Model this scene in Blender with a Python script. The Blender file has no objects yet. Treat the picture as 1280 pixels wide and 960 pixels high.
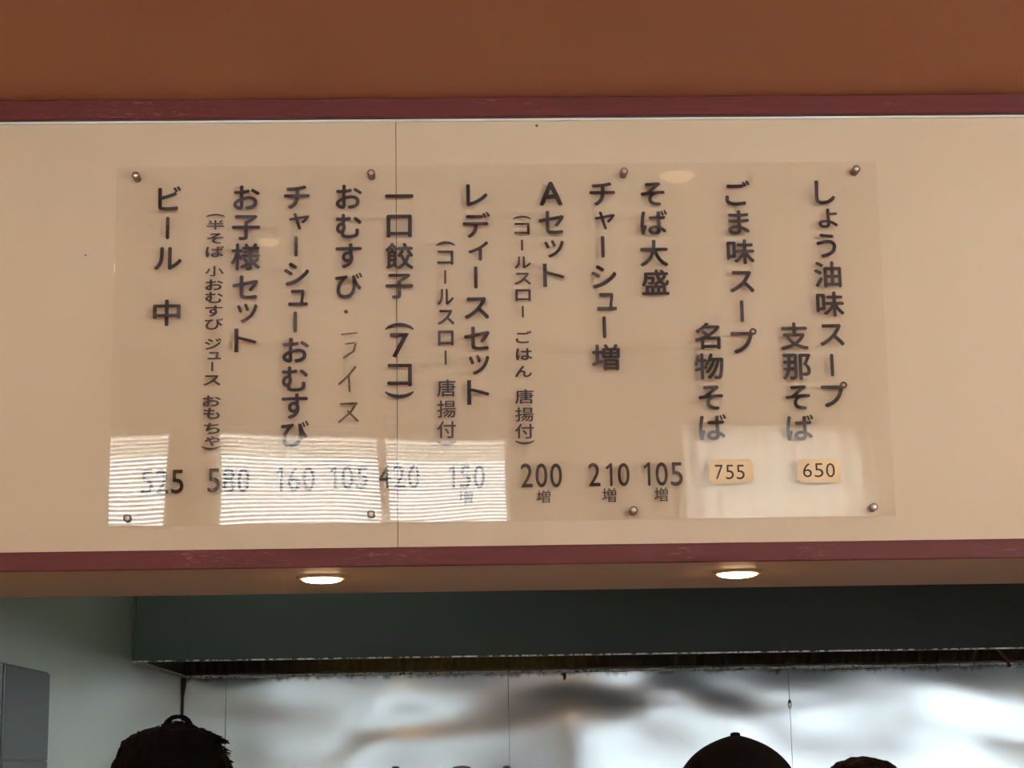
import bpy, bmesh, math, random
import numpy as np
from mathutils import Vector, Matrix
from mathutils.noise import noise as noise3

C = bpy.context.scene.collection
random.seed(7)

# ------------------------------------------------------------------ camera
F_PX = 2366.7
YAW, PITCH, ROLL = -0.0297, 0.1974, -0.0170
CAM = Vector((0.0, 0.0, 1.6))
fw = Vector((-math.sin(YAW) * math.cos(PITCH), math.cos(YAW) * math.cos(PITCH), math.sin(PITCH)))
r0 = Vector((math.cos(YAW), math.sin(YAW), 0.0))
u0 = r0.cross(fw)
RT = r0 * math.cos(ROLL) + u0 * math.sin(ROLL)
UP = -r0 * math.sin(ROLL) + u0 * math.cos(ROLL)
cd = bpy.data.cameras.new('camera')
cam = bpy.data.objects.new('camera', cd)
C.objects.link(cam)
cd.sensor_fit = 'HORIZONTAL'
cd.sensor_width = 36.0
cd.lens = F_PX / 1280 * 36.0
cd.clip_start = 0.05
cd.clip_end = 200
M = Matrix((RT, UP, -fw)).transposed().to_4x4()
M.translation = CAM
cam.matrix_world = M
bpy.context.scene.camera = cam

# ------------------------------------------------------------------ daylight outside, exposure
vs = bpy.context.scene.view_settings
vs.view_transform = 'Standard'
vs.look = 'None'
vs.exposure = 0.95
vs.gamma = 1.0
vs.use_curve_mapping = False
W = bpy.data.worlds.new('overcast_sky')
bpy.context.scene.world = W
W.use_nodes = True
bg = W.node_tree.nodes['Background']
bg.inputs['Color'].default_value = (0.93, 0.97, 1.0, 1)
bg.inputs['Strength'].default_value = 13.5
ROOM_FILL = 36.0       # warm fill lamps added on the dining room ceiling
KITCHEN_LAMP = 22.0     # fluorescent tube over the range
DOWNLIGHT = 30.0       # bulbs under the beam

# ------------------------------------------------------------------ helpers
def at(x, y, Y):
    """point on the upright plane y = Y that the photograph shows at pixel (x, y)"""
    d = fw * F_PX + RT * (x - 640) + UP * (480 - y)
    return CAM + d * (Y / d.y)

def mat(name, col, rough=0.6, metal=0.0, **kw):
    m = bpy.data.materials.new(name)
    m.use_nodes = True
    b = m.node_tree.nodes['Principled BSDF']
    b.inputs['Base Color'].default_value = (*col, 1)
    b.inputs['Roughness'].default_value = rough
    b.inputs['Metallic'].default_value = metal
    for k, v in kw.items():
        b.inputs[k.replace('_', ' ')].default_value = v
    return m

def N(m, typ, **kw):
    n = m.node_tree.nodes.new(typ)
    for k, v in kw.items():
        if k in n.inputs: n.inputs[k].default_value = v
        else: setattr(n, k, v)
    return n

def L(m, a, b): m.node_tree.links.new(a, b)

def bsdf(m): return m.node_tree.nodes['Principled BSDF']

def coords(m, scale=(1, 1, 1), loc=(0, 0, 0)):
    g = N(m, 'ShaderNodeNewGeometry')
    mp = N(m, 'ShaderNodeMapping')
    mp.inputs['Scale'].default_value = scale
    mp.inputs['Location'].default_value = loc
    L(m, g.outputs['Position'], mp.inputs['Vector'])
    return mp.outputs['Vector']

def noise(m, vec, scale, detail=3.0, rough=0.5, dist=0.0):
    n = N(m, 'ShaderNodeTexNoise')
    n.inputs['Scale'].default_value = scale
    n.inputs['Detail'].default_value = detail
    n.inputs['Roughness'].default_value = rough
    n.inputs['Distortion'].default_value = dist
    L(m, vec, n.inputs['Vector'])
    return n.outputs['Fac']

def ramp(m, fac, stops):
    r = N(m, 'ShaderNodeValToRGB')
    e = r.color_ramp.elements
    e[0].position, e[0].color = stops[0][0], (*stops[0][1], 1)
    e[1].position, e[1].color = stops[-1][0], (*stops[-1][1], 1)
    for p, c in stops[1:-1]:
        x = e.new(p); x.color = (*c, 1)
    L(m, fac, r.inputs['Fac'])
    return r.outputs['Color']

def mixc(m, fac, a, b):
    x = N(m, 'ShaderNodeMix', data_type='RGBA')
    if isinstance(fac, float): x.inputs[0].default_value = fac
    else: L(m, fac, x.inputs[0])
    for s, v in ((6, a), (7, b)):
        if isinstance(v, tuple): x.inputs[s].default_value = (*v, 1)
        else: L(m, v, x.inputs[s])
    return x.outputs[2]

def bump(m, h, strength, dist):
    b = N(m, 'ShaderNodeBump')
    b.inputs['Strength'].default_value = strength
    b.inputs['Distance'].default_value = dist
    L(m, h, b.inputs['Height'])
    L(m, b.outputs['Normal'], bsdf(m).inputs['Normal'])

def obj(name, bm, material=None, parent=None, smooth=False):
    if isinstance(bm, bpy.types.Mesh): me = bm
    else:
        me = bpy.data.meshes.new(name)
        bmesh.ops.recalc_face_normals(bm, faces=bm.faces)
        bm.to_mesh(me); bm.free()
    if smooth:
        for p in me.polygons: p.use_smooth = True
    o = bpy.data.objects.new(name, me)
    if material and not me.materials: me.materials.append(material)
    C.objects.link(o)
    if parent: o.parent = parent
    return o

def tag(o, label=None, cat=None, group=None, kind=None):
    if label: o['label'] = label
    if cat: o['category'] = cat
    if group: o['group'] = group
    if kind: o['kind'] = kind
    return o

def thing(name, label, cat, loc, group=None, rotz=0.0):
    o = bpy.data.objects.new(name, None)
    o.empty_display_size = 0.05
    C.objects.link(o)
    o.location = loc
    o.rotation_euler = (0, 0, rotz)
    return tag(o, label, cat, group)

def struct(name, bm, m, smooth=False):
    o = obj(name, bm, m, smooth=smooth)
    o['kind'] = 'structure'
    return o

def box(bm, x0, x1, y0, y1, z0, z1, bev=0.0):
    g = bmesh.ops.create_cube(bm, size=1.0)
    vs_ = g['verts']
    for v in vs_:
        v.co = Vector(((x0 + x1) / 2 + v.co.x * (x1 - x0), (y0 + y1) / 2 + v.co.y * (y1 - y0), (z0 + z1) / 2 + v.co.z * (z1 - z0)))
    if bev > 0:
        es = list({e for v in vs_ for e in v.link_edges})
        bmesh.ops.bevel(bm, geom=es, offset=bev, segments=2, affect='EDGES', profile=0.5)
    return bm

def B(*a, bev=0.0): return box(bmesh.new(), *a, bev=bev)

def lathe(bm, prof, origin=(0, 0, 0), axis='Z', n=32):
    """surface of revolution of (radius, height) pairs; axis Z up or Y away from the viewer"""
    rings = []
    o = Vector(origin)
    for r, h in prof:
        ring = []
        for k in range(n):
            a = 2 * math.pi * k / n
            c, s = r * math.cos(a), r * math.sin(a)
            ring.append(bm.verts.new(o + (Vector((c, s, h)) if axis == 'Z' else Vector((c, h, s)))))
        rings.append(ring)
    for a, b in zip(rings, rings[1:]):
        for k in range(n):
            bm.faces.new((a[k], a[(k + 1) % n], b[(k + 1) % n], b[k]))
    bm.faces.new(rings[0]); bm.faces.new(rings[-1])
    return bm

def tube(bm, pts, r, n=8):
    pts = [Vector(p) for p in pts]
    rs = r if isinstance(r, (list, tuple)) else [r] * len(pts)
    rings = []
    for i, p in enumerate(pts):
        t = (pts[min(i + 1, len(pts) - 1)] - pts[max(i - 1, 0)]).normalized()
        a = Vector((0, 0, 1)) if abs(t.z) < 0.9 else Vector((1, 0, 0))
        u = t.cross(a).normalized(); v = t.cross(u)
        rings.append([bm.verts.new(p + (u * math.cos(2 * math.pi * k / n) + v * math.sin(2 * math.pi * k / n)) * rs[i]) for k in range(n)])
    for a, b in zip(rings, rings[1:]):
        for k in range(n):
            bm.faces.new((a[k], a[(k + 1) % n], b[(k + 1) % n], b[k]))
    bm.faces.new(rings[0]); bm.faces.new(rings[-1])
    return bm

# ------------------------------------------------------------------ materials
m_cream = mat('cream_paint', (0.66, 0.49, 0.325), 0.55)
v = coords(m_cream)
c = mixc(m_cream, noise(m_cream, v, 3.0, 2), (0.64, 0.475, 0.315), (0.69, 0.52, 0.35))
L(m_cream, c, bsdf(m_cream).inputs['Base Color'])
bump(m_cream, noise(m_cream, v, 160, 2), 0.08, 0.002)

m_soffit = mat('soffit_paint', (0.62, 0.46, 0.37), 0.6)
m_ceil = mat('terracotta_paint', (0.38, 0.155, 0.07), 0.7)
v = coords(m_ceil)
c = mixc(m_ceil, noise(m_ceil, v, 120, 3, 0.7), (0.40, 0.145, 0.070), (0.48, 0.185, 0.092))
L(m_ceil, c, bsdf(m_ceil).inputs['Base Color'])
bump(m_ceil, noise(m_ceil, v, 220, 3), 0.25, 0.002)

m_red = mat('crimson_gloss_paint', (0.19, 0.03, 0.04), 0.5, Specular_IOR_Level=0.25)
v = coords(m_red)
vg = coords(m_red, (3, 20, 45))
sc1 = ramp(m_red, noise(m_red, vg, 9, 6, 0.75, 0.6), [(0.57, (0, 0, 0)), (0.68, (1, 1, 1))])
sc2 = ramp(m_red, noise(m_red, v, 3.3, 2), [(0.50, (0, 0, 0)), (0.62, (1, 1, 1))])
mul = N(m_red, 'ShaderNodeMath', operation='MULTIPLY')
L(m_red, sc1, mul.inputs[0]); L(m_red, sc2, mul.inputs[1])
base = mixc(m_red, noise(m_red, vg, 2.0, 3), (0.105, 0.017, 0.016), (0.175, 0.034, 0.034))
c = mixc(m_red, mul.outputs[0], base, (0.42, 0.20, 0.19))
L(m_red, c, bsdf(m_red).inputs['Base Color'])
bump(m_red, noise(m_red, vg, 6, 5, 0.7), 0.2, 0.002)

def steel(name, col, rough, wob, dist, grime=False):
    m = mat(name, col, rough, 1.0)
    v = coords(m)
    vb = coords(m, (60, 60, 2))
    rr = N(m, 'ShaderNodeMapRange')
    L(m, noise(m, vb, 3, 3), rr.inputs['Value'])
    rr.inputs['To Min'].default_value = rough * 0.96
    rr.inputs['To Max'].default_value = rough * 1.05
    L(m, rr.outputs['Result'], bsdf(m).inputs['Roughness'])
    big = coords(m, (0.8, 0.8, 1.3))
    bump(m, noise(m, big, wob, 1, 0.4, 0.3), 1.0, dist)
    c = mixc(m, noise(m, v, 1.3, 3), tuple(x * 0.9 for x in col), col)
    L(m, c, bsdf(m).inputs['Base Color'])
    return m, c
m_steel, _c = steel('stainless_wall_sheet', (0.60, 0.63, 0.64), 0.16, 1.9, 0.016)
m_side, c = steel('stainless_side_sheet', (0.54, 0.58, 0.50), 0.34, 1.6, 0.02)
bsdf(m_side).inputs['Metallic'].default_value = 0.7
m_unit, c = steel('dull_steel', (0.11, 0.12, 0.13), 0.42, 1.5, 0.006)
bsdf(m_unit).inputs['Metallic'].default_value = 0.6
# grease that has run down the sheets under the hood
ZH = 1.6 + 0.416
def grease_wall(m, c):
    g = N(m, 'ShaderNodeNewGeometry'); s = N(m, 'ShaderNodeSeparateXYZ'); L(m, g.outputs['Position'], s.inputs[0])
    d = N(m, 'ShaderNodeMapRange'); L(m, s.outputs['Z'], d.inputs['Value'])
    d.inputs['From Min'].default_value = ZH - 0.10; d.inputs['From Max'].default_value = ZH
    vv = coords(m, (9, 9, 1.5))
    n = noise(m, vv, 2.2, 5, 0.7)
    ad = N(m, 'ShaderNodeMath', operation='ADD'); L(m, d.outputs['Result'], ad.inputs[0]); L(m, n, ad.inputs[1])
    f = ramp(m, ad.outputs[0], [(0.0, (0, 0, 0)), (1.0, (0, 0, 0))])
    mr = N(m, 'ShaderNodeMapRange'); L(m, ad.outputs[0], mr.inputs['Value'])
    mr.inputs['From Min'].default_value = 1.25; mr.inputs['From Max'].default_value = 1.5
    col = mixc(m, mr.outputs['Result'], c, (0.16, 0.09, 0.035))
    L(m, col, bsdf(m).inputs['Base Color'])
grease_wall(m_steel, _c)

m_hood = mat('slate_enamel', (0.028, 0.036, 0.037), 0.5)
v = coords(m_hood)
bump(m_hood, noise(m_hood, v, 90, 2), 0.1, 0.002)
m_lip = mat('hood_lip_steel', (0.55, 0.55, 0.52), 0.4, 0.6)
v = coords(m_lip, (14, 14, 1))
c = ramp(m_lip, noise(m_lip, v, 3, 4, 0.7), [(0.45, (0.7, 0.7, 0.66)), (0.56, (0.04, 0.03, 0.02))])
L(m_lip, c, bsdf(m_lip).inputs['Base Color'])
m_filter = mat('greasy_filter', (0.03, 0.024, 0.018), 0.35)
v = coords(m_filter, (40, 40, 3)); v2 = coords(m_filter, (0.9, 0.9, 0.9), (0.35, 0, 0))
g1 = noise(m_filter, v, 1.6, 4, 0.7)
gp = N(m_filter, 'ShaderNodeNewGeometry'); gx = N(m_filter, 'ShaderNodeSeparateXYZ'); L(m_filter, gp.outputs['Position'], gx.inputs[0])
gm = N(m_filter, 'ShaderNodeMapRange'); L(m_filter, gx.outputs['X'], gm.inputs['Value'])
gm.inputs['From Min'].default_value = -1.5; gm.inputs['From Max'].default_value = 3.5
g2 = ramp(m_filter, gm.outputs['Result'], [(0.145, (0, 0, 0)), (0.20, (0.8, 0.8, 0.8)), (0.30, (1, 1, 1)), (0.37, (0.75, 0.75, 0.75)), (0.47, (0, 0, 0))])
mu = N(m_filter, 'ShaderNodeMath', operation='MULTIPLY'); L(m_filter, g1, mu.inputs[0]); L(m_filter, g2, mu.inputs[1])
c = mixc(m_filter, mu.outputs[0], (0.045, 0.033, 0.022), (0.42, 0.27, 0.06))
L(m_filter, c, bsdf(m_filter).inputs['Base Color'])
m_seal = mat('crusted_sealant', (0.5, 0.5, 0.48), 0.5)
v = coords(m_seal, (1, 1, 1))
c = ramp(m_seal, noise(m_seal, v, 60, 4, 0.7), [(0.40, (0.06, 0.04, 0.03)), (0.47, (0.95, 0.95, 0.93))])
L(m_seal, c, bsdf(m_seal).inputs['Base Color'])
bump(m_seal, noise(m_seal, v, 90, 4), 0.8, 0.006)
m_rust = mat('rust_drip', (0.13, 0.055, 0.02), 0.6)

m_ink = mat('charcoal_lettering', (0.030, 0.018, 0.020), 0.6)
m_inkb = mat('plum_lettering', (0.040, 0.026, 0.038), 0.6)
m_inkn = mat('brown_number_lettering', (0.030, 0.018, 0.010), 0.6)
m_pen = mat('faded_marker', (0.17, 0.12, 0.085), 0.7)
v = coords(m_pen)
c = mixc(m_pen, noise(m_pen, v, 90, 3), (0.035, 0.025, 0.02), (0.28, 0.20, 0.14))
L(m_pen, c, bsdf(m_pen).inputs['Base Color'])
m_sticker = mat('peach_sticker', (0.86, 0.60, 0.33), 0.6)
m_brass = mat('aged_brass', (0.20, 0.13, 0.08), 0.40, 0.8)
m_ring = mat('ring_paint', (0.62, 0.40, 0.26), 0.5)
m_screw = mat('screw_steel', (0.52, 0.46, 0.40), 0.3, 1.0)
m_black = mat('black_plastic', (0.012, 0.012, 0.012), 0.45)
m_white = mat('white_enamel', (0.8, 0.78, 0.74), 0.4)
m_wallpaint = mat('room_paint', (0.62, 0.48, 0.35), 0.7)
m_floor = mat('floor_tile', (0.30, 0.22, 0.16), 0.5)
def cloth(name, col, tr):
    m = mat(name, col, 0.7)
    t_ = m.node_tree.nodes.new('ShaderNodeBsdfTranslucent'); t_.inputs['Color'].default_value = (*col, 1)
    x = m.node_tree.nodes.new('ShaderNodeMixShader'); x.inputs[0].default_value = tr
    L(m, bsdf(m).outputs[0], x.inputs[1]); L(m, t_.outputs[0], x.inputs[2])
    L(m, x.outputs[0], m.node_tree.nodes['Material Output'].inputs['Surface'])
    return m
m_slat = cloth('blind_slat', (0.85, 0.84, 0.80), 0.4)
m_lower = cloth('pale grey_curtain_cloth', (0.46, 0.50, 0.55), 0.5)
m_curtain = cloth('curtain_cloth', (0.80, 0.77, 0.71), 0.72)
m_frame = mat('window_frame_paint', (0.45, 0.38, 0.30), 0.5)

def emit(name, col, s):
    m = bpy.data.materials.new(name); m.use_nodes = True
    nt = m.node_tree; nt.nodes.remove(nt.nodes['Principled BSDF'])
    e = nt.nodes.new('ShaderNodeEmission')
    e.inputs['Color'].default_value = (*col, 1); e.inputs['Strength'].default_value = s
    nt.links.new(e.outputs[0], nt.nodes['Material Output'].inputs['Surface'])
    return m
m_bulb = emit('warm_bulb', (1.0, 0.62, 0.30), DOWNLIGHT)
m_lamp = emit('warm_lamp', (1.0, 0.76, 0.50), ROOM_FILL)
m_dim = emit('dim_warm_bulb', (1.0, 0.62, 0.32), 2.2)
m_tube = emit('fluorescent_tube', (0.84, 1.0, 0.84), KITCHEN_LAMP)

def sheet(name, tint, rough, refl):
    """clear sheet: light passes straight through, both faces together mirror a little"""
    m = bpy.data.materials.new(name); m.use_nodes = True
    nt = m.node_tree; nt.nodes.remove(nt.nodes['Principled BSDF'])
    out = nt.nodes['Material Output']
    tr = nt.nodes.new('ShaderNodeBsdfTransparent'); tr.inputs['Color'].default_value = (*tint, 1)
    gl = nt.nodes.new('ShaderNodeBsdfGlossy'); gl.inputs['Roughness'].default_value = rough
    fr = nt.nodes.new('ShaderNodeFresnel'); fr.inputs['IOR'].default_value = 1.49
    ge = nt.nodes.new('ShaderNodeNewGeometry')
    k = nt.nodes.new('ShaderNodeMath'); k.operation = 'MULTIPLY'; k.inputs[1].default_value = refl
    k2 = nt.nodes.new('ShaderNodeMath'); k2.operation = 'SUBTRACT'; k2.inputs[0].default_value = 1.0
    k3 = nt.nodes.new('ShaderNodeMath'); k3.operation = 'MULTIPLY'
    k3.use_clamp = True
    mx = nt.nodes.new('ShaderNodeMixShader')
    nt.links.new(fr.outputs[0], k.inputs[0])
    nt.links.new(ge.outputs['Backfacing'], k2.inputs[1])
    nt.links.new(k.outputs[0], k3.inputs[0]); nt.links.new(k2.outputs[0], k3.inputs[1])
    nt.links.new(k3.outputs[0], mx.inputs[0])
    nt.links.new(tr.outputs[0], mx.inputs[1]); nt.links.new(gl.outputs[0], mx.inputs[2])
    nt.links.new(mx.outputs[0], out.inputs['Surface'])
    vv = coords(m); n = noise(m, vv, 1.5, 1, 0.4)
    b = nt.nodes.new('ShaderNodeBump'); b.inputs['Strength'].default_value = 1.0; b.inputs['Distance'].default_value = 0.006
    nt.links.new(n, b.inputs['Height']); nt.links.new(b.outputs[0], gl.inputs['Normal'])
    return m
m_acryl = sheet('clear_acrylic', (0.996, 0.993, 0.985), 0.012, 1.5)
m_pane = sheet('window_glass', (0.97, 0.98, 0.97), 0.0, 1.9)

# ------------------------------------------------------------------ the room
D = 4.5                      # front face of the beam
Z_TOP = 1.6 + 1.5745         # lower edge of the upper red trim
Z_FASC0 = 1.6 + 0.5064       # upper edge of the lower red trim
Z_UND = 1.6 + 0.4616         # underside of the beam
Y_REAR = 5.19
XL, XR = -3.4, 6.0           # dining room side walls
YB = 8.87                    # kitchen back wall
XS = -1.282                  # kitchen side wall
YH = 7.51                    # hood front
WY = -1.2                    # window wall behind the camera
seam = at(496, 420, D).x

# beam: core block with two cream panels on its face
wf = struct('wall_front', B(XL, XR, D + 0.012, Y_REAR, Z_UND + 0.01, Z_TOP + 0.35), m_soffit)
obj('wall_panel', B(XL, seam - 0.0009, D, D + 0.011, Z_UND + 0.012, Z_TOP + 0.05), m_cream, wf)
obj('wall_panel', B(seam + 0.0009, XR, D + 0.0006, D + 0.011, Z_UND + 0.012, Z_TOP + 0.05), m_cream, wf)
obj('seam_shadow_gap', B(seam - 0.0009, seam + 0.0009, D + 0.004, D + 0.0115, Z_UND + 0.012, Z_TOP + 0.05), m_black, wf)
obj('soffit_panel', B(XL, XR, D + 0.0005, Y_REAR, Z_UND, Z_UND + 0.0099), m_soffit, wf)
# chip along the seam and two nail holes in the paint
for px, py, rr in ((671, 157, 0.0035), (107, 319, 0.0025)):
    p = at(px, py, D)
    obj('nail_hole', lathe(bmesh.new(), [(rr, 0.0), (rr * 0.8, -0.0012)], (p.x, D + 0.0003, p.z), 'Y', 10), m_rust, wf)
ph = at(671, 157, D)

def trim(name, z0, z1, y0):
    bm = box(bmesh.new(), XL, XR, y0, D + 0.001, z0, z1, bev=0.003)
    return struct(name, bm, m_red)
trim('trim_1', Z_TOP, Z_TOP + 0.050, D - 0.022)
trim('trim_2', Z_UND - 0.001, Z_FASC0, D - 0.013)
struct('trim_3', B(XL, XR, D - 0.006, D, Z_TOP - 0.006, Z_TOP, bev=0.0015), m_white)  # white bead in place of the highlight along the trim's lit paint edge

# ceiling rises gently towards the windows
def ceil_z(y): return Z_TOP + 0.049 + 0.10 * (D - y)
bm = bmesh.new()
vsb = [bm.verts.new((x, y, ceil_z(y) + dz)) for dz in (0, 0.1) for (x, y) in ((XL, D), (XR, D), (XR, WY - 0.2), (XL, WY - 0.2))]
for f in ((0, 1, 2, 3), (7, 6, 5, 4), (0, 4, 5, 1), (1, 5, 6, 2), (2, 6, 7, 3), (3, 7, 4, 0)): bm.faces.new([vsb[i] for i in f])
struct('ceiling', bm, m_ceil)
struct('floor', B(XL - 0.1, XR + 0.1, WY - 0.2, YB + 0.1, -0.1, 0), m_floor)
struct('wall_left', B(XL - 0.1, XL, WY - 0.2, YB + 0.1, 0, 4.3), m_wallpaint)
struct('wall_right', B(XR, XR + 0.1, WY - 0.2, YB + 0.1, 0, 4.3), m_wallpaint)
struct('ceiling_kitchen', B(XL, XR, Y_REAR, YB + 0.1, Z_TOP + 0.0, Z_TOP + 0.1), m_wallpaint)

# window wall behind the camera: three windows mirrored in the board, two added to brighten the steel
def folded(a, b, z0, z1):
    bm = bmesh.new(); n_ = int((b - a) / 0.02)
    rows = [[bm.verts.new((a + (b - a) * k / n_, WY + 0.05 + 0.016 * math.sin(k * 0.9) + 0.006 * math.sin(k * 0.33 + 2 * q), z0 + (z1 - z0) * q)) for k in range(n_ + 1)] for q in (0, 0.25, 0.5, 0.75, 1)]
    for r1, r2 in zip(rows, rows[1:]):
        for k in range(n_): bm.faces.new((r1[k], r1[k + 1], r2[k + 1], r2[k]))
    return bm
LOWC = ['pale grey lower curtain in the window nearest the left wall', 'pale grey lower curtain in the wide window behind the camera',
        'pale grey lower curtain in the narrow window right of the camera', 'pale grey lower curtain in the second window from the right wall', 'pale grey lower curtain in the window nearest the right wall']
def seen_in_board(px, py, Y):
    """point at depth Y in the room whose mirror image in the menu board is at the given place"""
    q = at(px, py, 2 * (D - 0.024) - Y)
    return Vector((q.x, Y, q.z))
WIN = [(-2.60, seen_in_board(213, 600, WY).x), (seen_in_board(262, 600, WY).x, seen_in_board(637, 600, WY).x), (seen_in_board(850, 600, WY).x, seen_in_board(1075, 600, WY).x), (2.45, 3.95), (4.20, 5.75)]  # last two windows added to brighten the right of the steel wall
WZ0, WZ1 = 0.85, 3.36
xs = [XL] + [q for w in WIN for q in w] + [XR]
bm = bmesh.new()
for a, b in zip(xs[0::2], xs[1::2]): box(bm, a, b, WY - 0.15, WY, 0, 4.3)
for a, b in WIN:
    box(bm, a, b, WY - 0.15, WY, 0, WZ0); box(bm, a, b, WY - 0.15, WY, WZ1, 4.3)
    box(bm, a, b, WY - 0.15, WY, 1.96, 2.60)  # wall band added to darken the top of the steel's reflection
struct('wall_rear', bm, m_wallpaint)
for i, (a, b) in enumerate(WIN):
    w = struct('window_%d' % (i + 1), B(a, b, WY - 0.149, WY + 0.02, WZ0, WZ0 + 0.03), m_frame)
    bm = bmesh.new()
    for q in (a, b - 0.03): box(bm, q, q + 0.03, WY - 0.12, WY - 0.08, WZ0, WZ1)
    for q in (WZ0 + 0.03, WZ1 - 0.03): box(bm, a, b, WY - 0.12, WY - 0.08, q, q + 0.03)
    if i == 1:
        q = seen_in_board(475, 600, WY).x
        box(bm, q - 0.025, q + 0.025, WY - 0.12, WY - 0.06, WZ0, WZ1)
    obj('window_frame', bm, m_frame, w)
    obj('pane', B(a + 0.03, b - 0.03, WY - 0.103, WY - 0.098, WZ0 + 0.03, WZ1 - 0.03), m_pane, w)
    o = obj('lower_curtain', folded(a - 0.03, b + 0.03, WZ0 - 0.03, 2.00), m_lower, smooth=True)  # unseen curtain added to dim the window's reflection in the steel
    tag(o, LOWC[i], 'curtain')
    if i >= 3: continue
    if i == 2:
        bm = bmesh.new(); rows = []
        for zz in range(13):
            u = zz / 12; z_ = 2.66 + (WZ1 - 2.64) * u; row = []
            for k in range(97):
                f = k / 96; xx = a + (b - a + 0.06) * (f * (1 - 0.02 * (1 - u) ** 1.5) + 0.02 * (1 - u) ** 1.5)
                row.append(bm.verts.new((xx, WY + 0.05 + 0.018 * math.sin(f * 60) + 0.006 * math.sin(f * 23 + 4 * u), z_)))
            rows.append(row)
        for r1, r2 in zip(rows, rows[1:]):
            for k in range(96): bm.faces.new((r1[k], r1[k + 1], r2[k + 1], r2[k]))
        o = obj('window_curtain', bm, m_curtain, smooth=True)  # curtain added to soften and dim this window's reflection in the board
        tag(o, 'thin cream curtain over the top of the narrow window right of the camera', 'curtain')
        continue
    t = thing('window_blind', ['white slatted blind in the window nearest the left wall', 'white slatted blind in the wide window right behind the camera'][i], 'blind', ((a + b) / 2, WY - 0.03, WZ0), 'slatted blinds in the dining room windows')
    hw = (b - a) / 2 - 0.01
    obj('head_rail', B(-hw, hw, -0.015, 0.015, WZ1 - WZ0 - 0.035, WZ1 - WZ0 - 0.005), m_white, t)
    bm = bmesh.new()
    z = 0.07
    while z < WZ1 - WZ0 - 0.05:
        q = [bm.verts.new((sx * hw, sy * 0.0078, z + sy * 0.0052)) for sx, sy in ((-1, -1), (1, -1), (1, 1), (-1, 1))]
        bm.faces.new(q); z += 0.0205
    sl = obj('slat', bm, m_slat, t); sl['kind'] = 'stuff'
    bm = bmesh.new()
    for q in (-hw * 0.7, hw * 0.7): box(bm, q - 0.0015, q + 0.0015, -0.013, -0.011, 0.04, WZ1 - WZ0 - 0.03)
    obj('ladder_cord', bm, m_white, t)

# outside: ground and the eave over the windows
struct('ground', B(-14, 14, -30, WY - 0.2, -0.3, -0.05), mat('concrete_yard', (0.42, 0.41, 0.39), 0.9))
struct('roof_eave', B(-4.5, 5, WY - 2.0, WY - 0.15, 3.52, 3.62), cloth('ribbed_plastic_eave', (0.95, 0.93, 0.88), 0.6))

# ------------------------------------------------------------------ kitchen shell
wk = struct('wall_back', B(XL, XR, YB + 0.004, YB + 0.1, 0, Z_TOP), m_unit)
seams = [XS + 0.0] + [at(px, 900, YB).x for px in (282, 636, 988)] + [XR - 0.05]
for a, b in zip(seams, seams[1:]):
    bm = box(bmesh.new(), a + 0.001, b - 0.001, YB - 0.002 + 0.001 * random.random(), YB + 0.0035, 0.0, Z_TOP - 0.02)
    obj('steel_panel', bm, m_steel, wk)
# raised welds and dents at the joint near the capped person
struct('wall_kitchen_side', B(XS - 0.06, XS, Y_REAR + 0.002, YB - 0.003, 0, Z_TOP - 0.001), m_side)
ps = at(228, 870, YB - 0.02)
bm = bmesh.new()
tube(bm, [(XS + 0.006, YB - 0.008, ZH - 0.004), (XS + 0.007, YB - 0.009, ZH - 0.05), (XS + 0.005, YB - 0.007, ZH - 0.09), (XS + 0.004, YB - 0.006, 1.2)], [0.013, 0.010, 0.0045, 0.003], 8)
struct('trim_4', bm, m_rust, smooth=True)
# dimpled weld beads on the right-hand joint
xj = seams[3]
bm = bmesh.new()
for dz, rr in ((0.0, 0.011),):
    p = at(986, 880 + (0 if dz == 0 else 38), YB)
    g = bmesh.ops.create_uvsphere(bm, u_segments=16, v_segments=10, radius=rr)
    for q in g['verts']: q.co = Vector((xj + q.co.x * 0.8, YB - 0.003 + q.co.y * 0.35, p.z + q.co.z * 2.0))
obj('joint_weld', bm, m_steel, wk, smooth=True)

# steel cabinet on the kitchen side wall
XB = XS + 0.05
zb = 1.6 + 0.289
t = thing('wall_cabinet', 'grey steel cabinet against the kitchen side wall at the lower left', 'cabinet', (XS + 0.001, 5.48, 1.25))
obj('body', B(0, 0.046, -0.276, 0.30, 0, zb - 1.25, bev=0.003), m_unit, t)
zs = at(30, 951, 5.4).z - 1.25
obj('door', B(0.0465, 0.052, -0.27, 0.294, zs + 0.002, zb - 1.25 - 0.006, bev=0.0015), m_unit, t)
obj('drawer', B(0.0465, 0.052, -0.27, 0.294, 0.01, zs - 0.002, bev=0.0015), m_unit, t)

# ------------------------------------------------------------------ range hood
t = thing('range_hood', 'long dark slate extractor hood with greasy underside above the steel wall', 'hood', (XS, YH, ZH))
HX = XR - 0.06 - XS
HT = Z_TOP - 0.01 - ZH
HD = YB - 0.006 - YH
obj('front_panel', B(0.012, HX, 0, 0.012, 0, HT, bev=0.002), m_hood, t)
obj('side_panel', B(0.002, 0.011, 0.0, HD, 0.0, HT), m_hood, t)
obj('front_lip', B(0.012, HX, -0.003, 0.03, -0.0055, -0.0005), m_lip, t)
bm = B(0.002, 0.030, 0.005, HD, -0.008, -0.0005)
obj('side_lip', bm, m_seal, t)
bm = bmesh.new()
n = 160
tube(bm, [(0.02 + (HX - 0.04) * k / n, HD - 0.008, -0.004 + 0.002 * random.random()) for k in range(n + 1)], [0.006 + 0.003 * random.random() for k in range(n + 1)], 8)
obj('sealant_bead', bm, m_seal, t, smooth=True)
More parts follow.
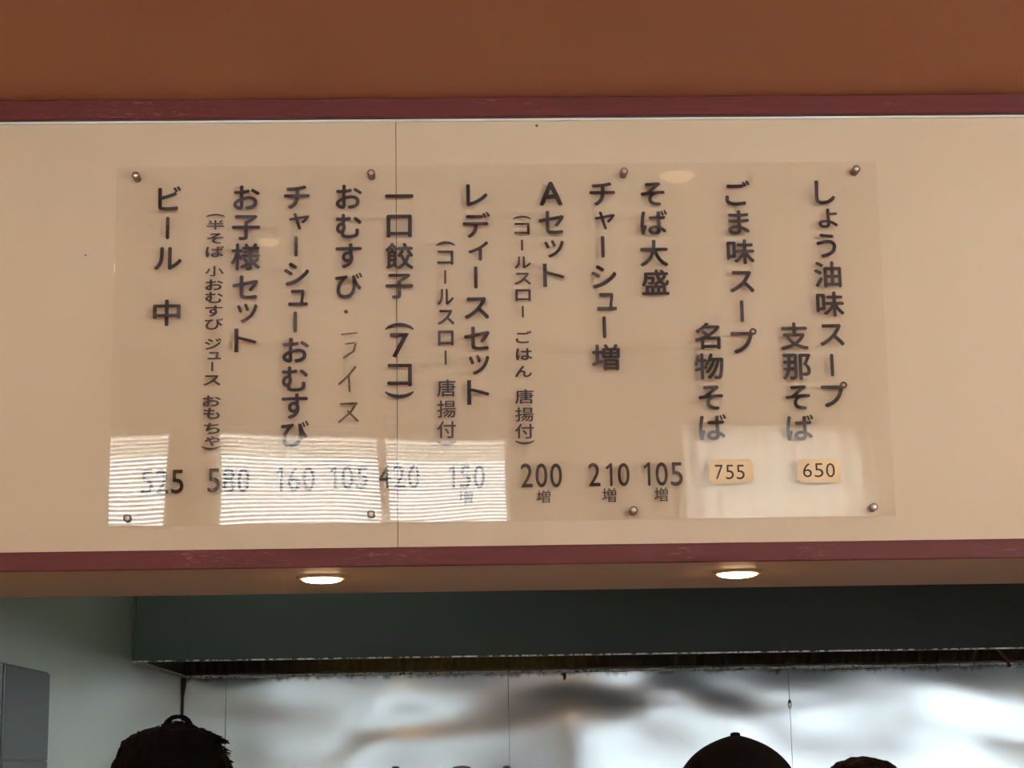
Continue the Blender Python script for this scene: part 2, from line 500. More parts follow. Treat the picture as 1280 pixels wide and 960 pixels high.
# filters lean back inside the hood
x = 0.02
fm = None
while x < HX - 0.5:
    bm = bmesh.new()
    for k in range(12):
        xx = 0.01 + k * 0.04
        vv = [bm.verts.new(q) for q in ((xx, 0, 0), (xx + 0.02, -0.012, 0), (xx + 0.04, 0, 0), (xx + 0.04, -0.3, 0.42), (xx + 0.02, -0.312, 0.42), (xx, -0.3, 0.42))]
        bm.faces.new((vv[0], vv[1], vv[4], vv[5])); bm.faces.new((vv[1], vv[2], vv[3], vv[4]))
    if fm is None:
        o = obj('grease_filter', bm, m_filter, t); fm = o.data
    else:
        bm.free(); o = obj('grease_filter', fm, None, t)
    o.location = (x, HD - 0.02, 0.012)
    x += 0.50
obj('back_panel', B(0.012, HX, HD - 0.012, HD - 0.004, 0, HT), m_filter, t)
# drip of grease below the hood
p = at(705, 845, YB)
bm = bmesh.new()
tube(bm, [(p.x, YB - 0.004, ZH - 0.006), (p.x + 0.003, YB - 0.004, ZH - 0.03), (p.x + 0.001, YB - 0.003, ZH - 0.045)], [0.012, 0.007, 0.003], 8)
o = obj('grease_drip', bm, m_rust, None, smooth=True); o.parent = t; o.matrix_parent_inverse = Matrix.Translation(-t.location)
# dark wire hanging under the right end of the hood
a, b, c_, d_ = at(1243, 809, YH + 0.03), at(1252, 818, YH + 0.03), at(1260, 826, YH + 0.04), at(1262, 834, YH + 0.04)
bm = bmesh.new(); tube(bm, [a, b, c_, d_], [0.005, 0.006, 0.006, 0.010], 8)
o = obj('dangling_wire', bm, m_rust, None, smooth=True)
tag(o, 'short dark wire hanging from the right end of the hood', 'wire')

# ------------------------------------------------------------------ lamps
for i, (px, py) in enumerate(((402.5, 725), (921.5, 718.5))):
    d = fw * F_PX + RT * (px - 640) + UP * (480 - py)
    k = (Z_UND - 0.008 - 1.6) / d.z
    p = CAM + d * k
    t = thing('downlight', ['lit round downlight under the beam, left one', 'lit round downlight under the beam, right one'][i], 'lamp', (p.x, p.y, Z_UND), 'downlights under the beam')
    obj('trim_ring', lathe(bmesh.new(), [(0.064, -0.0005), (0.064, -0.002), (0.060, -0.006), (0.054, -0.006)], n=40), m_ring, t, smooth=True)
    obj('bulb', lathe(bmesh.new(), [(0.050, -0.0062), (0.048, -0.009), (0.039, -0.0125), (0.020, -0.015), (0.003, -0.0155)], n=36), m_bulb, t, smooth=True)

def fill_lamp(x, y, label, r=0.09):  # lamps added to brighten the cream beam, kept out of the board's reflection
    z = ceil_z(y)
    t = thing('ceiling_lamp', label, 'lamp', (x, y, z), 'round lamps on the dining room ceiling')
    obj('rim', lathe(bmesh.new(), [(r + 0.012, 0.012), (r + 0.014, -0.02), (r, -0.025)], n=36), m_white, t, smooth=True)
    obj('diffuser', lathe(bmesh.new(), [(r, -0.0255), (r * 0.8, -0.034), (r * 0.3, -0.040), (0.002, -0.0405)], n=36), m_lamp, t, smooth=True)
for x, y, lb in ((-2.5, 3.2, 'round ceiling lamp at the left, nearest the cream beam'), (-2.6, 1.0, 'round ceiling lamp over the left of the dining room'),
                 (2.7, 3.2, 'round ceiling lamp at the right, nearest the cream beam'), (2.8, 1.0, 'round ceiling lamp over the right of the dining room')):
    fill_lamp(x, y, lb, 0.13)
# small dim spots whose mirror images show faintly in the acrylic, and one just above the frame
def on_ceiling(f):
    lo_, hi_ = WY, D - 0.1
    for _ in range(40):
        mid = (lo_ + hi_) / 2
        if f(mid).z > ceil_z(mid): lo_ = mid
        else: hi_ = mid
    return f(mid)
def spot(p, r, label, m):
    t = thing('ceiling_spot', label, 'lamp', (p.x, p.y, ceil_z(p.y)), 'small dim spots on the ceiling')
    obj('rim', lathe(bmesh.new(), [(r + 0.008, 0.008), (r + 0.009, -0.006), (r, -0.008)], n=32), m_brass, t, smooth=True)
    obj('bulb', lathe(bmesh.new(), [(r, -0.0085), (r * 0.7, -0.02), (r * 0.3, -0.026), (0.002, -0.027)], n=32), m, t, smooth=True)
spot(on_ceiling(lambda Y: seen_in_board(845, 215, Y)), 0.05, 'small dim ceiling spot mirrored near the top of the menu board', m_dim)
spot(on_ceiling(lambda Y: seen_in_board(343, 303, Y)), 0.035, 'small dim ceiling spot mirrored in the left of the menu board', m_dim)
t = thing('fluorescent_lamp', 'fluorescent tube lamp on the kitchen ceiling behind the beam', 'lamp', (-0.75, 6.3, Z_TOP))
obj('housing', B(-0.62, 0.62, -0.06, 0.06, -0.05, -0.001, bev=0.004), m_white, t)
bm = bmesh.new(); tube(bm, [(-0.58, 0, -0.075), (0.58, 0, -0.075)], 0.015, 12)
obj('tube', bm, m_tube, t, smooth=True)
for s in (-0.595, 0.575): obj('tube_socket', B(s, s + 0.02, -0.018, 0.018, -0.095, -0.0495), m_white, t)

# ------------------------------------------------------------------ lettering
YA0, YA1 = D - 0.024, D - 0.020      # acrylic sheet front and back
YT = YA1 + 0.0006                     # lettering on the back of the sheet
MPP = YT / F_PX * 1.005               # metres per photo pixel on the board

def contour(Fv, xs_, ys_):
    """marching squares at 0, returns closed loops"""
    ny, nx = Fv.shape
    nxt = {}
    ins = Fv < 0
    pt = {}
    def P(e):
        if e in pt: return pt[e]
        i, j, k = e
        if k == 0: a, b = Fv[j, i], Fv[j, i + 1]; t_ = a / (a - b); q = (xs_[i] + t_ * (xs_[i + 1] - xs_[i]), ys_[j])
        else: a, b = Fv[j, i], Fv[j + 1, i]; t_ = a / (a - b); q = (xs_[i], ys_[j] + t_ * (ys_[j + 1] - ys_[j]))
        pt[e] = q
        return q
    s = ins.astype(int)
    code = s[:-1, :-1] + 2 * s[:-1, 1:] + 4 * s[1:, 1:] + 8 * s[1:, :-1]
    T = {1: ((3, 0),), 2: ((0, 1),), 3: ((3, 1),), 4: ((1, 2),), 5: ((3, 0), (1, 2)), 6: ((0, 2),), 7: ((3, 2),), 8: ((2, 3),),
         9: ((2, 0),), 10: ((0, 1), (2, 3)), 11: ((2, 1),), 12: ((1, 3),), 13: ((1, 0),), 14: ((0, 3),)}
    for j, i in zip(*np.nonzero((code > 0) & (code < 15))):
        i, j = int(i), int(j)
        ed = ((i, j, 0), (i + 1, j, 1), (i, j + 1, 0), (i, j, 1))
        for a, b in T[int(code[j, i])]: nxt[ed[a]] = ed[b]
    loops = []
    while nxt:
        st = next(iter(nxt)); cur = st; lp = []
        while cur in nxt:
            lp.append(P(cur)); cur = nxt.pop(cur)
        if len(lp) >= 6: loops.append(lp)
    return loops

def seg_dist(X, Y, S):
    a = S[:, 0]; d = S[:, 1] - S[:, 0]
    dd = (d ** 2).sum(1) + 1e-12
    px = X[..., None] - a[:, 0]; py = Y[..., None] - a[:, 1]
    t_ = np.clip((px * d[:, 0] + py * d[:, 1]) / dd, 0, 1)
    return np.sqrt(((px - t_ * d[:, 0]) ** 2 + (py - t_ * d[:, 1]) ** 2).min(-1))

def inside(X, Y, S):
    y0, y1 = S[:, 0, 1], S[:, 1, 1]
    x0, x1 = S[:, 0, 0], S[:, 1, 0]
    c1 = (y0 <= Y[..., None]) != (y1 <= Y[..., None])
    xi = x0 + (Y[..., None] - y0) * (x1 - x0) / np.where(np.abs(y1 - y0) < 1e-12, 1e-12, y1 - y0)
    return ((c1 & (X[..., None] < xi)).sum(-1) % 2) == 1

def loops_to_segs(lps):
    out = []
    for lp in lps:
        a = np.array(lp); b = np.roll(a, -1, 0)
        out.append(np.stack([a, b], 1))
    return np.concatenate(out)

def field_grid(S, pad, n):
    lo = S.reshape(-1, 2).min(0) - pad; hi = S.reshape(-1, 2).max(0) + pad
    h = 1.0 / n
    xs_ = np.arange(lo[0], hi[0] + h, h); ys_ = np.arange(lo[1], hi[1] + h, h)
    X, Y = np.meshgrid(xs_, ys_)
    return xs_, ys_, X, Y

FONT_C = bpy.data.curves.new('probe', 'FONT')
FONT_O = bpy.data.objects.new('probe', FONT_C)
C.objects.link(FONT_O)
cache = {}
def glyph(ch, g):
    """outline of a character with rounded stroke ends, thickened by g em"""
    key = (ch, g)
    if key in cache: return cache[key]
    FONT_C.body = ch; FONT_C.size = 1.0; FONT_C.resolution_u = 4
    dg = bpy.context.evaluated_depsgraph_get(); dg.update()
    me = bpy.data.meshes.new_from_object(FONT_O.evaluated_get(dg), depsgraph=dg)
    bm = bmesh.new(); bm.from_mesh(me); bpy.data.meshes.remove(me)
    bmesh.ops.remove_doubles(bm, verts=bm.verts, dist=1e-5)
    S = np.array([[e.verts[0].co.xy[:], e.verts[1].co.xy[:]] for e in bm.edges if len(e.link_faces) == 1])
    bm.free()
    xs_, ys_, X, Y = field_grid(S, 0.10, 84)
    d = seg_dist(X, Y, S); d = np.where(inside(X, Y, S), -d, d)
    e = 0.024
    F2 = d - g * 0.4
    lp = contour(d + e, xs_, ys_)
    if lp:
        S2 = loops_to_segs(lp)
        d2 = seg_dist(X, Y, S2); d2 = np.where(d < -e, -d2, d2)
        F2 = np.minimum(F2, d2 - (e + g))
    res = contour(F2, xs_, ys_)
    pts = np.concatenate([np.array(l) for l in res])
    lo, hi = pts.min(0), pts.max(0)
    cache[key] = ([np.array(l) for l in res], (lo + hi) / 2, hi - lo)
    return cache[key]

def strokes(polys, w, n=1.2):
    """outline of pen strokes given in photo pixels"""
    S = np.concatenate([np.stack([np.array(p[:-1], float), np.array(p[1:], float)], 1) for p in polys])
    lo = S.reshape(-1, 2).min(0) - w - 1; hi = S.reshape(-1, 2).max(0) + w + 1
    h = 0.4
    xs_ = np.arange(lo[0], hi[0] + h, h); ys_ = np.arange(lo[1], hi[1] + h, h)
    X, Y = np.meshgrid(xs_, ys_)
    return [np.array(l) for l in contour(seg_dist(X, Y, S) - w, xs_, ys_)]

def letter_mesh(name, loops, y, material, parent, ext=0.0003):
    """loops: list of (N,2) arrays in world x,z"""
    cu = bpy.data.curves.new(name, 'CURVE'); cu.dimensions = '2D'; cu.fill_mode = 'BOTH'; cu.extrude = ext
    for lp in loops:
        sp = cu.splines.new('POLY'); sp.points.add(len(lp) - 1)
        co = np.zeros((len(lp), 4)); co[:, :2] = lp; co[:, 3] = 1
        sp.points.foreach_set('co', co.ravel()); sp.use_cyclic_u = True
    o = bpy.data.objects.new(name, cu); C.objects.link(o)
    dg = bpy.context.evaluated_depsgraph_get(); dg.update()
    me = bpy.data.meshes.new_from_object(o.evaluated_get(dg), depsgraph=dg)
    bpy.data.objects.remove(o); bpy.data.curves.remove(cu)
    me.transform(Matrix(((1, 0, 0, 0), (0, 0, 1, y), (0, 1, 0, 0), (0, 0, 0, 1))))
    me.flip_normals()
    me.name = name
    me.materials.clear()
    return obj(name, me, material, parent)

def place(ch, px, py, ex, ey, g, w=None, h=None, y=YT, rot=False, slant=0.0):
    loops, cen, size = glyph(ch, g)
    p = at(px, py, y)
    out = []
    for l in loops:
        q = l - cen
        s = size
        if rot:
            q = np.stack([q[:, 1], -q[:, 0]], 1); s = size[::-1]
        sx = w / s[0] if w else ex; sy = h / s[1] if h else ey
        q = q * np.array([sx, sy]) * MPP
        q[:, 0] += slant * q[:, 1]
        out.append(q + np.array([p.x, p.z]))
    return out

def bar(px, y0, y1, w):
    ls = strokes([[(px, y0 + w), (px, y1 - w)]], w)
    out = []
    for l in ls:
        a = at(px, (y0 + y1) / 2, YT)
        out.append(np.stack([a.x + (l[:, 0] - px) * MPP, a.z - (l[:, 1] - (y0 + y1) / 2) * MPP], 1))
    return out

# ---- the board
pTL, pBR = at(147, 210.5, YA0), at(1119, 644.3, YA0)
pBL = at(134, 658.7, YA0)
bx0 = (at(147, 210.5, YA0).x + at(134, 658.7, YA0).x) / 2
bx1 = (at(1095.6, 200.6, YA0).x + at(1119, 644.3, YA0).x) / 2
bz1 = (at(147, 210.5, YA0).z + at(1095.6, 200.6, YA0).z) / 2
bz0 = (at(134, 658.7, YA0).z + at(1119, 644.3, YA0).z) / 2
board = thing('menu_board', 'clear acrylic menu board with dark Japanese lettering on the cream beam', 'sign', ((bx0 + bx1) / 2, D, bz0))
inv = Matrix.Translation(-board.location)
def child(o):
    o.parent = board; o.matrix_parent_inverse = inv
    return o
child(obj('acrylic_sheet', B(bx0, bx1, YA0, YA1, bz0, bz1, bev=0.0008), m_acryl))

G1, GK = 0.021, 0.022       # extra stroke weight of kana and of kanji
KANJI = set('様餃増盛味油那唐揚物名')
def gk(ch): return GK if ch in KANJI else 0.004 if ch in 'ト7' else 0.014 if ch in 'コッィャュょ' else G1
E1 = 38.5
big = [
    ('ビール中', m_ink, [('ビ', 212, 248), ('|', 209.5, 270, 300), ('ル', 210, 323), ('中', 208.4, 391, 35, 35)]),
    ('お子様セット', m_inkb, [('お', 308, 247), ('子', 307.5, 284.5), ('様', 307, 321), ('セ', 306.5, 359), ('ッ', 309, 391.5, 26, 25), ('ト', 306.8, 425.5, 28.5, 31)]),
    ('チャーシューおむすび', m_inkb, [('チ', 371, 246.5), ('ャ', 374, 276.6, 26, 22), ('|', 370, 294.5, 321.5), ('シ', 370.8, 342.7), ('ュ', 372.5, 372, 25, 21), ('|', 369, 388.7, 416.3),
                             ('お', 369.4, 437.7), ('む', 368.5, 473.7), ('す', 368.4, 507.6), ('び', 368.7, 542.7)]),
    ('おむすび', m_ink, [('お', 436, 246), ('む', 435.7, 282.5), ('す', 435.7, 319.7), ('び', 436, 357)]),
    ('一口餃子(7コ)', m_ink, [('一', 499, 245), ('口', 499, 282.5, 32.5, 30.5), ('餃', 499.3, 320, 35.5, 35), ('子', 499, 357.7, 35.5, 33), ('(', 499.3, 408, 36, 9.5), ('7', 499.5, 431.6, 24, 32), ('コ', 499.4, 468.9, 31.5, 29.5), (')', 499.3, 493.5, 36, 9.5)]),
    ('レディースセット', m_ink, [('レ', 596, 244), ('デ', 595.4, 281), ('ィ', 598, 313.7, 25.5, 25.5), ('|', 594.7, 332, 361.5), ('ス', 596, 385), ('セ', 596, 423), ('ッ', 599, 456, 26, 25.5), ('ト', 597.8, 490.4, 28.5, 32)]),
    ('Aセット', m_ink, [('A', 688.7, 242, 29.5, 32), ('セ', 689, 278), ('ッ', 692.7, 311, 25, 23), ('ト', 692, 344, 27.5, 31)]),
    ('チャーシュー増', m_ink, [('チ', 752.8, 242.5), ('ャ', 756, 275.6, 26, 24), ('|', 753.5, 294, 323), ('シ', 755, 346), ('ュ', 758.6, 377, 25.5, 23), ('|', 755.5, 394.5, 423.5), ('増', 757.4, 446.7, 36, 34.5)]),
    ('そば大盛', m_ink, [('そ', 815.7, 242.5), ('ば', 817.3, 278), ('大', 817.6, 316.3), ('盛', 819.3, 352.7, 35.5, 34)]),
    ('ごま味スープ', m_ink, [('ご', 921.8, 241.3), ('ま', 923.4, 278), ('味', 925.6, 314.7, 36, 33.5), ('ス', 927.5, 352), ('|', 927.4, 374.5, 403.5), ('プ', 929.7, 426)]),
    ('名物そば', m_ink, [('名', 884.4, 420, 33, 35), ('物', 886.5, 458, 37, 34.5), ('そ', 888.6, 497), ('ば', 890.8, 534)]),
    ('しょう油味スープ', m_ink, [('し', 1031, 240.5), ('ょ', 1034.8, 272.8, 25, 26), ('う', 1033, 307), ('油', 1034.7, 343, 35, 35), ('味', 1037.6, 380, 36, 33.5), ('ス', 1040, 418.5), ('|', 1040, 441.5, 471), ('プ', 1043, 493)]),
    ('支那そば', m_ink, [('支', 993, 420, 35.5, 36), ('那', 996, 458.5, 36, 34.5), ('そ', 997.6, 496.8), ('ば', 1000, 534.5)]),
]
for nm, m_, items in big:
    lps = []
    for it in items:
        if it[0] == '|': lps += bar(it[1], it[2], it[3], 2.3)
        else:
            ch = it[0]; w = it[3] if len(it) > 3 else None; h = it[4] if len(it) > 4 else None
            ey = E1 * (0.97 if w is None else 1)
            lps += place(ch, it[1], it[2], E1, ey, gk(ch), w, h, rot=ch in '()')
    child(letter_mesh('menu_lettering', lps, YT, m_, None))

small = [
    (26, 16.5, [('(', 269.5, 269.3, 24, 4.2), ('半', 269.3, 281.0, 23, 12.8), ('そ', 269, 298), ('ば', 268.5, 314.5), ('小', 268, 338.8, 23.5, 13.8), ('お', 267.7, 356), ('む', 267.5, 372), ('す', 267.4, 388.7), ('び', 267.4, 405),
                ('ジ', 266.3, 430, 21, 14.5), ('ュ', 267.8, 444.5, 17, 10), ('|', 265.3, 452, 464.5), ('ス', 265, 475.4, 21.5, 13.3), ('お', 264.5, 501.2), ('も', 264.3, 516.8), ('ち', 264.8, 535.5), ('ゃ', 265.3, 551.2, 19, 12.5), (')', 263.6, 560, 24, 5)]),
    (25, 22.5, [('(', 557, 304.4, 24, 6.5), ('コ', 556.6, 322, 21, 19), ('|', 556.5, 337, 355.5), ('ル', 557, 371, 20.5, 21), ('ス', 557.5, 396.5, 21, 19.5), ('ロ', 557.2, 422.5, 20, 19.5), ('|', 557, 437.5, 456.5),
                ('唐', 558, 485, 23.5, 22.5), ('揚', 558.2, 511.2, 23.8, 22.5), ('付', 558.2, 537, 23.8, 22), (')', 558.2, 554, 24, 6)]),
    (25, 19, [('(', 652.5, 272, 23.5, 5.2), ('コ', 652.5, 286, 20, 16), ('|', 652.5, 299, 313.8), ('ル', 653.4, 328, 20.8, 15.8), ('ス', 653.4, 348.3, 20.8, 15.8), ('ロ', 653.8, 369, 20, 15.5), ('|', 653.5, 382, 397.5),
              ('ご', 654.7, 421.3, 20.5, 16.3), ('は', 655, 442.7, 21, 15.5), ('ん', 654.4, 464.4, 21.3, 14.8), ('唐', 655.6, 495.6, 23.8, 18.8), ('揚', 655.6, 518, 23.8, 18.3), ('付', 655.8, 539, 24.2, 18.8), (')', 656, 553, 24.5, 5.3)]),
]
for ex, ey, items in small:
    lps = []
    for it in items:
        if it[0] == '|': lps += bar(it[1], it[2], it[3], 1.35)
        else:
            ch = it[0]; w = it[3] if len(it) > 3 else None; h = it[4] if len(it) > 4 else None
            lps += place(ch, it[1], it[2], ex, ey, 0.013 if ch in KANJI or ch in '半小付' else 0.022, w, h, rot=ch in '()')
    child(letter_mesh('menu_lettering', lps, YT, m_inkb, None))

nums = [('525', 176, 229.5, 587, 617), ('580', 259.5, 312, 585.5, 615.5), ('160', 341.5, 393.5, 584, 614), ('105', 408.5, 460, 582.5, 611.5), ('420', 473.5, 524.5, 581, 610.5),
        ('150', 557.5, 606, 581, 610.5), ('200', 651, 702.5, 579, 609.5), ('210', 735.5, 787, 578.5, 608), ('105', 800.7, 853.5, 577.5, 607.5)]
def number(s, x0, x1, y0, y1, g, y):
    lps = []
    n = len(s); pitch = (x1 - x0 + 3.0) / n; w = pitch - 4.0
    if n == 3: w = (x1 - x0) / 3 - 2.2
    for k, ch in enumerate(s):
        cx = x0 + w / 2 + k * ((x1 - x0 - w) / (n - 1))
        ww = w
        if ch == '1':
            hs = (y1 - y0) * 0.055 if g > 0 else 0.9
            sx = cx + w * 0.18; fl = (y1 - y0) * 0.17; cy = (y0 + y1) / 2
            a = at(sx, cy, y)
            for l in strokes([[(sx - fl, y0 + fl * 0.9 + hs), (sx, y0 + hs), (sx, y1 - hs)]], hs):
                lps.append(np.stack([a.x + (l[:, 0] - sx) * MPP, a.z - (l[:, 1] - cy) * MPP], 1))
            continue
        lps += place(ch, cx, (y0 + y1) / 2, 1, 1, g, ww, y1 - y0, y=y)
    return lps
for s, x0, x1, y0, y1 in nums:
    child(letter_mesh('price_lettering', number(s, x0, x1, y0, y1, 0.006, YT), YT, m_inkn, None))
for x0, x1, y0, y1 in ((573, 591, 613.7, 629.5), (670.7, 688, 612.5, 628.7), (752.5, 770.5, 610, 628), (818, 835, 609, 627)):
    child(letter_mesh('price_lettering', place('増', (x0 + x1) / 2, (y0 + y1) / 2, 1, 1, 0.004, x1 - x0, y1 - y0), YT, m_inkb, None))
# faded handwritten line
pen = [[(432, 389.5), (433, 389.6)], [(427, 418), (446, 416)], [(432, 430), (445, 428)], [(445, 428), (442, 439), (430, 447)],
       [(444, 459), (435, 470), (424, 480)], [(436, 471), (437, 489)], [(426, 505), (446, 504), (437.5, 516), (424, 527.5)], [(435, 514), (447, 526)]]
lps = []
for k, grp in enumerate((pen[0:1], pen[1:2], pen[2:3], pen[3:4], pen[4:6], pen[6:8])):
    for l in strokes(grp, 2.2 if k == 0 else 0.9 if k in (1, 2) else 1.3):
        out = [at(q[0], q[1], YT) for q in l]
        lps.append(np.array([(q.x, q.z) for q in out]))
child(letter_mesh('handwritten_note', lps, YT, m_pen, None))
# price stickers on the front of the sheet
for s, sx0, sx1, sy0, sy1, x0, x1, y0, y1, tl in (('755', 887, 940.5, 574, 604.7, 893.6, 930.6, 581, 599.3, -0.01), ('650', 997, 1050, 573, 603.7, 1003.5, 1043.5, 579, 596.8, 0.006)):
    a = at(sx0, sy1, YA0); b = at(sx1, sy0, YA0)
    bm = B(a.x, b.x, YA0 - 0.0012, YA0 - 0.0002, a.z, b.z)
    es = [e for e in bm.edges if abs((e.verts[0].co - e.verts[1].co).y) > 0.0005]
    bmesh.ops.bevel(bm, geom=es, offset=0.006, segments=4, affect='EDGES')
    st = child(obj('price_sticker', bm, m_sticker))
    o = letter_mesh('sticker_lettering', number(s, x0, x1, y0, y1, -0.012, YA0), YA0 - 0.0016, m_ink, None)
    o.parent = st
# fixing screws with stand-off sleeves
for k, (px, py) in enumerate(((170, 220), (464, 217), (780, 215), (1070, 212), (159.5, 648), (464, 643), (792, 638), (1092, 634))):
    p = at(px, py, YA0)
    bm = lathe(bmesh.new(), [(0.0085, YA0 - 0.009), (0.0095, YA0 - 0.007), (0.0095, YA0 - 0.0005)], (p.x, 0, p.z), 'Y', 24)
    s = child(obj('standoff_screw', bm, m_brass, smooth=False))
    bm = lathe(bmesh.new(), [(0.0095, YA1 + 0.0005), (0.0095, D - 0.0002)], (p.x, 0, p.z), 'Y', 20)
    o = obj('sleeve', bm, m_brass); o.parent = s
    bm = lathe(bmesh.new(), [(0.0015, YA0 - 0.0112), (0.004, YA0 - 0.0108), (0.0062, YA0 - 0.0094), (0.0062, YA0 - 0.0091)], (p.x, 0, p.z), 'Y', 20)
    o = obj('screw_head', bm, m_screw); o.parent = s
bpy.data.objects.remove(FONT_O); bpy.data.curves.remove(FONT_C)

# ------------------------------------------------------------------ people
m_skin = mat('skin', (0.42, 0.24, 0.16), 0.5, Subsurface_Weight=0.05)
m_hair = mat('black_hair', (0.003, 0.0022, 0.002), 0.7, Specular_IOR_Level=0.04)
m_hair2 = mat('dark_brown_hair', (0.008, 0.0035, 0.0025), 0.7, Specular_IOR_Level=0.05)
m_cap = mat('black_cap_cloth', (0.005, 0.0035, 0.003), 0.95, Specular_IOR_Level=0.1)
m_shirt = mat('dark_shirt_cloth', (0.02, 0.02, 0.024), 0.9)
m_trous = mat('dark_trouser_cloth', (0.015, 0.015, 0.018), 0.9)

def skinned(name, pts, edges, radii, material, parent, root=0, lvl=2):
    me = bpy.data.meshes.new(name)
    me.from_pydata(pts, edges, [])
    o = bpy.data.objects.new(name, me); C.objects.link(o)
    sk = o.modifiers.new('skin', 'SKIN'); sk.use_smooth_shade = True
    for i, r in enumerate(radii):
        v_ = me.skin_vertices[0].data[i]
        v_.radius = r if isinstance(r, tuple) else (r, r)
        v_.use_root = (i == root)
    o.modifiers.new('sub', 'SUBSURF').levels = lvl
    dg = bpy.context.evaluated_depsgraph_get(); dg.update()
    m2 = bpy.data.meshes.new_from_object(o.evaluated_get(dg), depsgraph=dg)
    bpy.data.objects.remove(o); m2.name = name
    m2.materials.clear()
    for p_ in m2.polygons: p_.use_smooth = True
    return obj(name, m2, material, parent)

def person(loc, H, label, rotz, hair_m, cap=False, tuft=False):
    """standing figure, local +y is the way it faces"""
    t = thing('person', label, 'person', loc, None, rotz)
    k = H / 1.70
    P = [(0, 0, .93), (0, 0, 1.10), (0, -.01, 1.28), (0, -.01, 1.41), (0, 0, 1.48), (0, .01, 1.56)]
    Rr = [(.15, .11), (.135, .10), (.155, .11), (.10, .08), .052, .055]
    Ed = [(0, 1), (1, 2), (2, 3), (3, 4), (4, 5)]
    for s in (-1, 1):
        i = len(P)
        P += [(s * .17, -.01, 1.385), (s * .215, -.02, 1.12), (s * .225, .06, .88), (s * .222, .085, .80)]
        Rr += [.058, .043, .028, (.036, .018)]
        Ed += [(3, i), (i, i + 1), (i + 1, i + 2), (i + 2, i + 3)]
        for q, (dx, dl) in enumerate(((-.024, .070), (-.008, .080), (.008, .075), (.023, .060))):
            j = len(P)
            P += [(s * .222 + dx * .4, .088 + dx * 1.0, .765), (s * .22 + dx * .4, .095 + dx * 1.1, .765 - dl * .5), (s * .217 + dx * .4, .108 + dx * 1.1, .765 - dl)]
            Rr += [.010, .009, .008]; Ed += [(i + 3, j), (j, j + 1), (j + 1, j + 2)]
        j = len(P)
        P += [(s * .205, .125, .80), (s * .20, .138, .77)]; Rr += [.011, .009]; Ed += [(i + 3, j), (j, j + 1)]
        i = len(P)
        P += [(s * .09, 0, .86), (s * .10, .01, .48), (s * .10, -.01, .10), (s * .105, .06, .035), (s * .11, .15, .028)]
        Rr += [.088, .058, .038, (.036, .032), (.034, .022)]
        Ed += [(0, i), (i, i + 1), (i + 1, i + 2), (i + 2, i + 3), (i + 3, i + 4)]
    P = [(x * k, y * k, z * k) for x, y, z in P]
    Rr = [(r[0] * k, r[1] * k) if isinstance(r, tuple) else r * k for r in Rr]
    body = skinned('body', P, Ed, Rr, m_skin, t)
    # head: shaped ellipsoid with nose, brow, lips, ears and eye sockets
    hc = Vector((0, .02, 1.588)) * k
    bm = bmesh.new(); g = bmesh.ops.create_uvsphere(bm, u_segments=48, v_segments=36, radius=1)
    def gs(x, s): return math.exp(-x * x / (s * s))
    for v_ in bm.verts:
        x, y, z = v_.co
        w = .074 * (1 - .22 * max(0, -z) ** 1.4)
        X = x * w; Z = z * .112; Yy = y * (.094 - .012 * max(0, -z))
        if y > 0:
            Yy += .024 * gs(x, .16) * gs(z + .22, .16) + .008 * gs(x, .12) * gs(z + .02, .2)
            Yy += .006 * gs(x, .35) * gs(z + .52, .07) + .006 * gs(x, .35) * gs(z + .62, .06) + .008 * gs(x, .3) * gs(z + .85, .15)
            Yy -= .009 * (gs(x - .42, .18) + gs(x + .42, .18)) * gs(z - .02, .12)
            Yy += .005 * gs(z - .2, .1) * gs(x, .7)
        elif z < -.3: Yy += .02 * (-z - .3)
        v_.co = hc + Vector((X, Yy, Z)) * k
    obj('head', bm, m_skin, t, smooth=True)
    for s in (-1, 1):
        bm = bmesh.new(); g = bmesh.ops.create_uvsphere(bm, u_segments=16, v_segments=10, radius=1)
        for v_ in g['verts']: v_.co = hc + Vector((s * .077 + v_.co.x * .008, -.004 + v_.co.y * .017, -.008 + v_.co.z * .031)) * k
        obj('ear', bm, m_skin, t, smooth=True)
        bm = bmesh.new(); g = bmesh.ops.create_uvsphere(bm, u_segments=16, v_segments=10, radius=.0115 * k)
        for v_ in g['verts']: v_.co += hc + Vector((s * .031, .077, .002)) * k
        obj('eye', bm, m_white, t, smooth=True)
    # hair shell: uneven cap of hair over the skull
    bm = bmesh.new(); g = bmesh.ops.create_uvsphere(bm, u_segments=112, v_segments=72, radius=1)
    rnd = random.Random(int(H * 1000))
    ph_ = [rnd.uniform(0, 6) for _ in range(6)]
    for v_ in bm.verts:
        x, y, z = v_.co
        a = math.atan2(y, x)
        lump = .005 * noise3(Vector((x, y, z)) * 3.1 + Vector((ph_[0], 0, 0))) + .004 * noise3(Vector((x * 11, y * 11, z * 3 + ph_[1])))
        if z > 0 and not cap:      # full, flat-topped head of hair
            q_ = (1 - z ** 2.7) ** (1 / 2.7) / max(1e-3, math.sqrt(max(1e-9, 1 - z * z))) if z < .9999 else 1.0
            q_ = min(q_, 1.35); x *= q_; y *= q_
        r_ = Vector((x * (.094 if not cap else .087), y * .110, z * (.121 if not cap else .112)))
        r_ += Vector((x, y, z)) * (lump if not cap else 0)
        v_.co = hc + (r_ + Vector((0, -.005, .004))) * k
    dele = [v_ for v_ in bm.verts if (v_.co.y - hc.y) / k > .045 and (v_.co.z - hc.z) / k < .055 or (v_.co.z - hc.z) / k < -.055 or ((v_.co.y - hc.y) / k > -.01 and (v_.co.z - hc.z) / k < .0)]
    bmesh.ops.delete(bm, geom=dele, context='VERTS')
    hair = obj('hair', bm, hair_m, t, smooth=True)
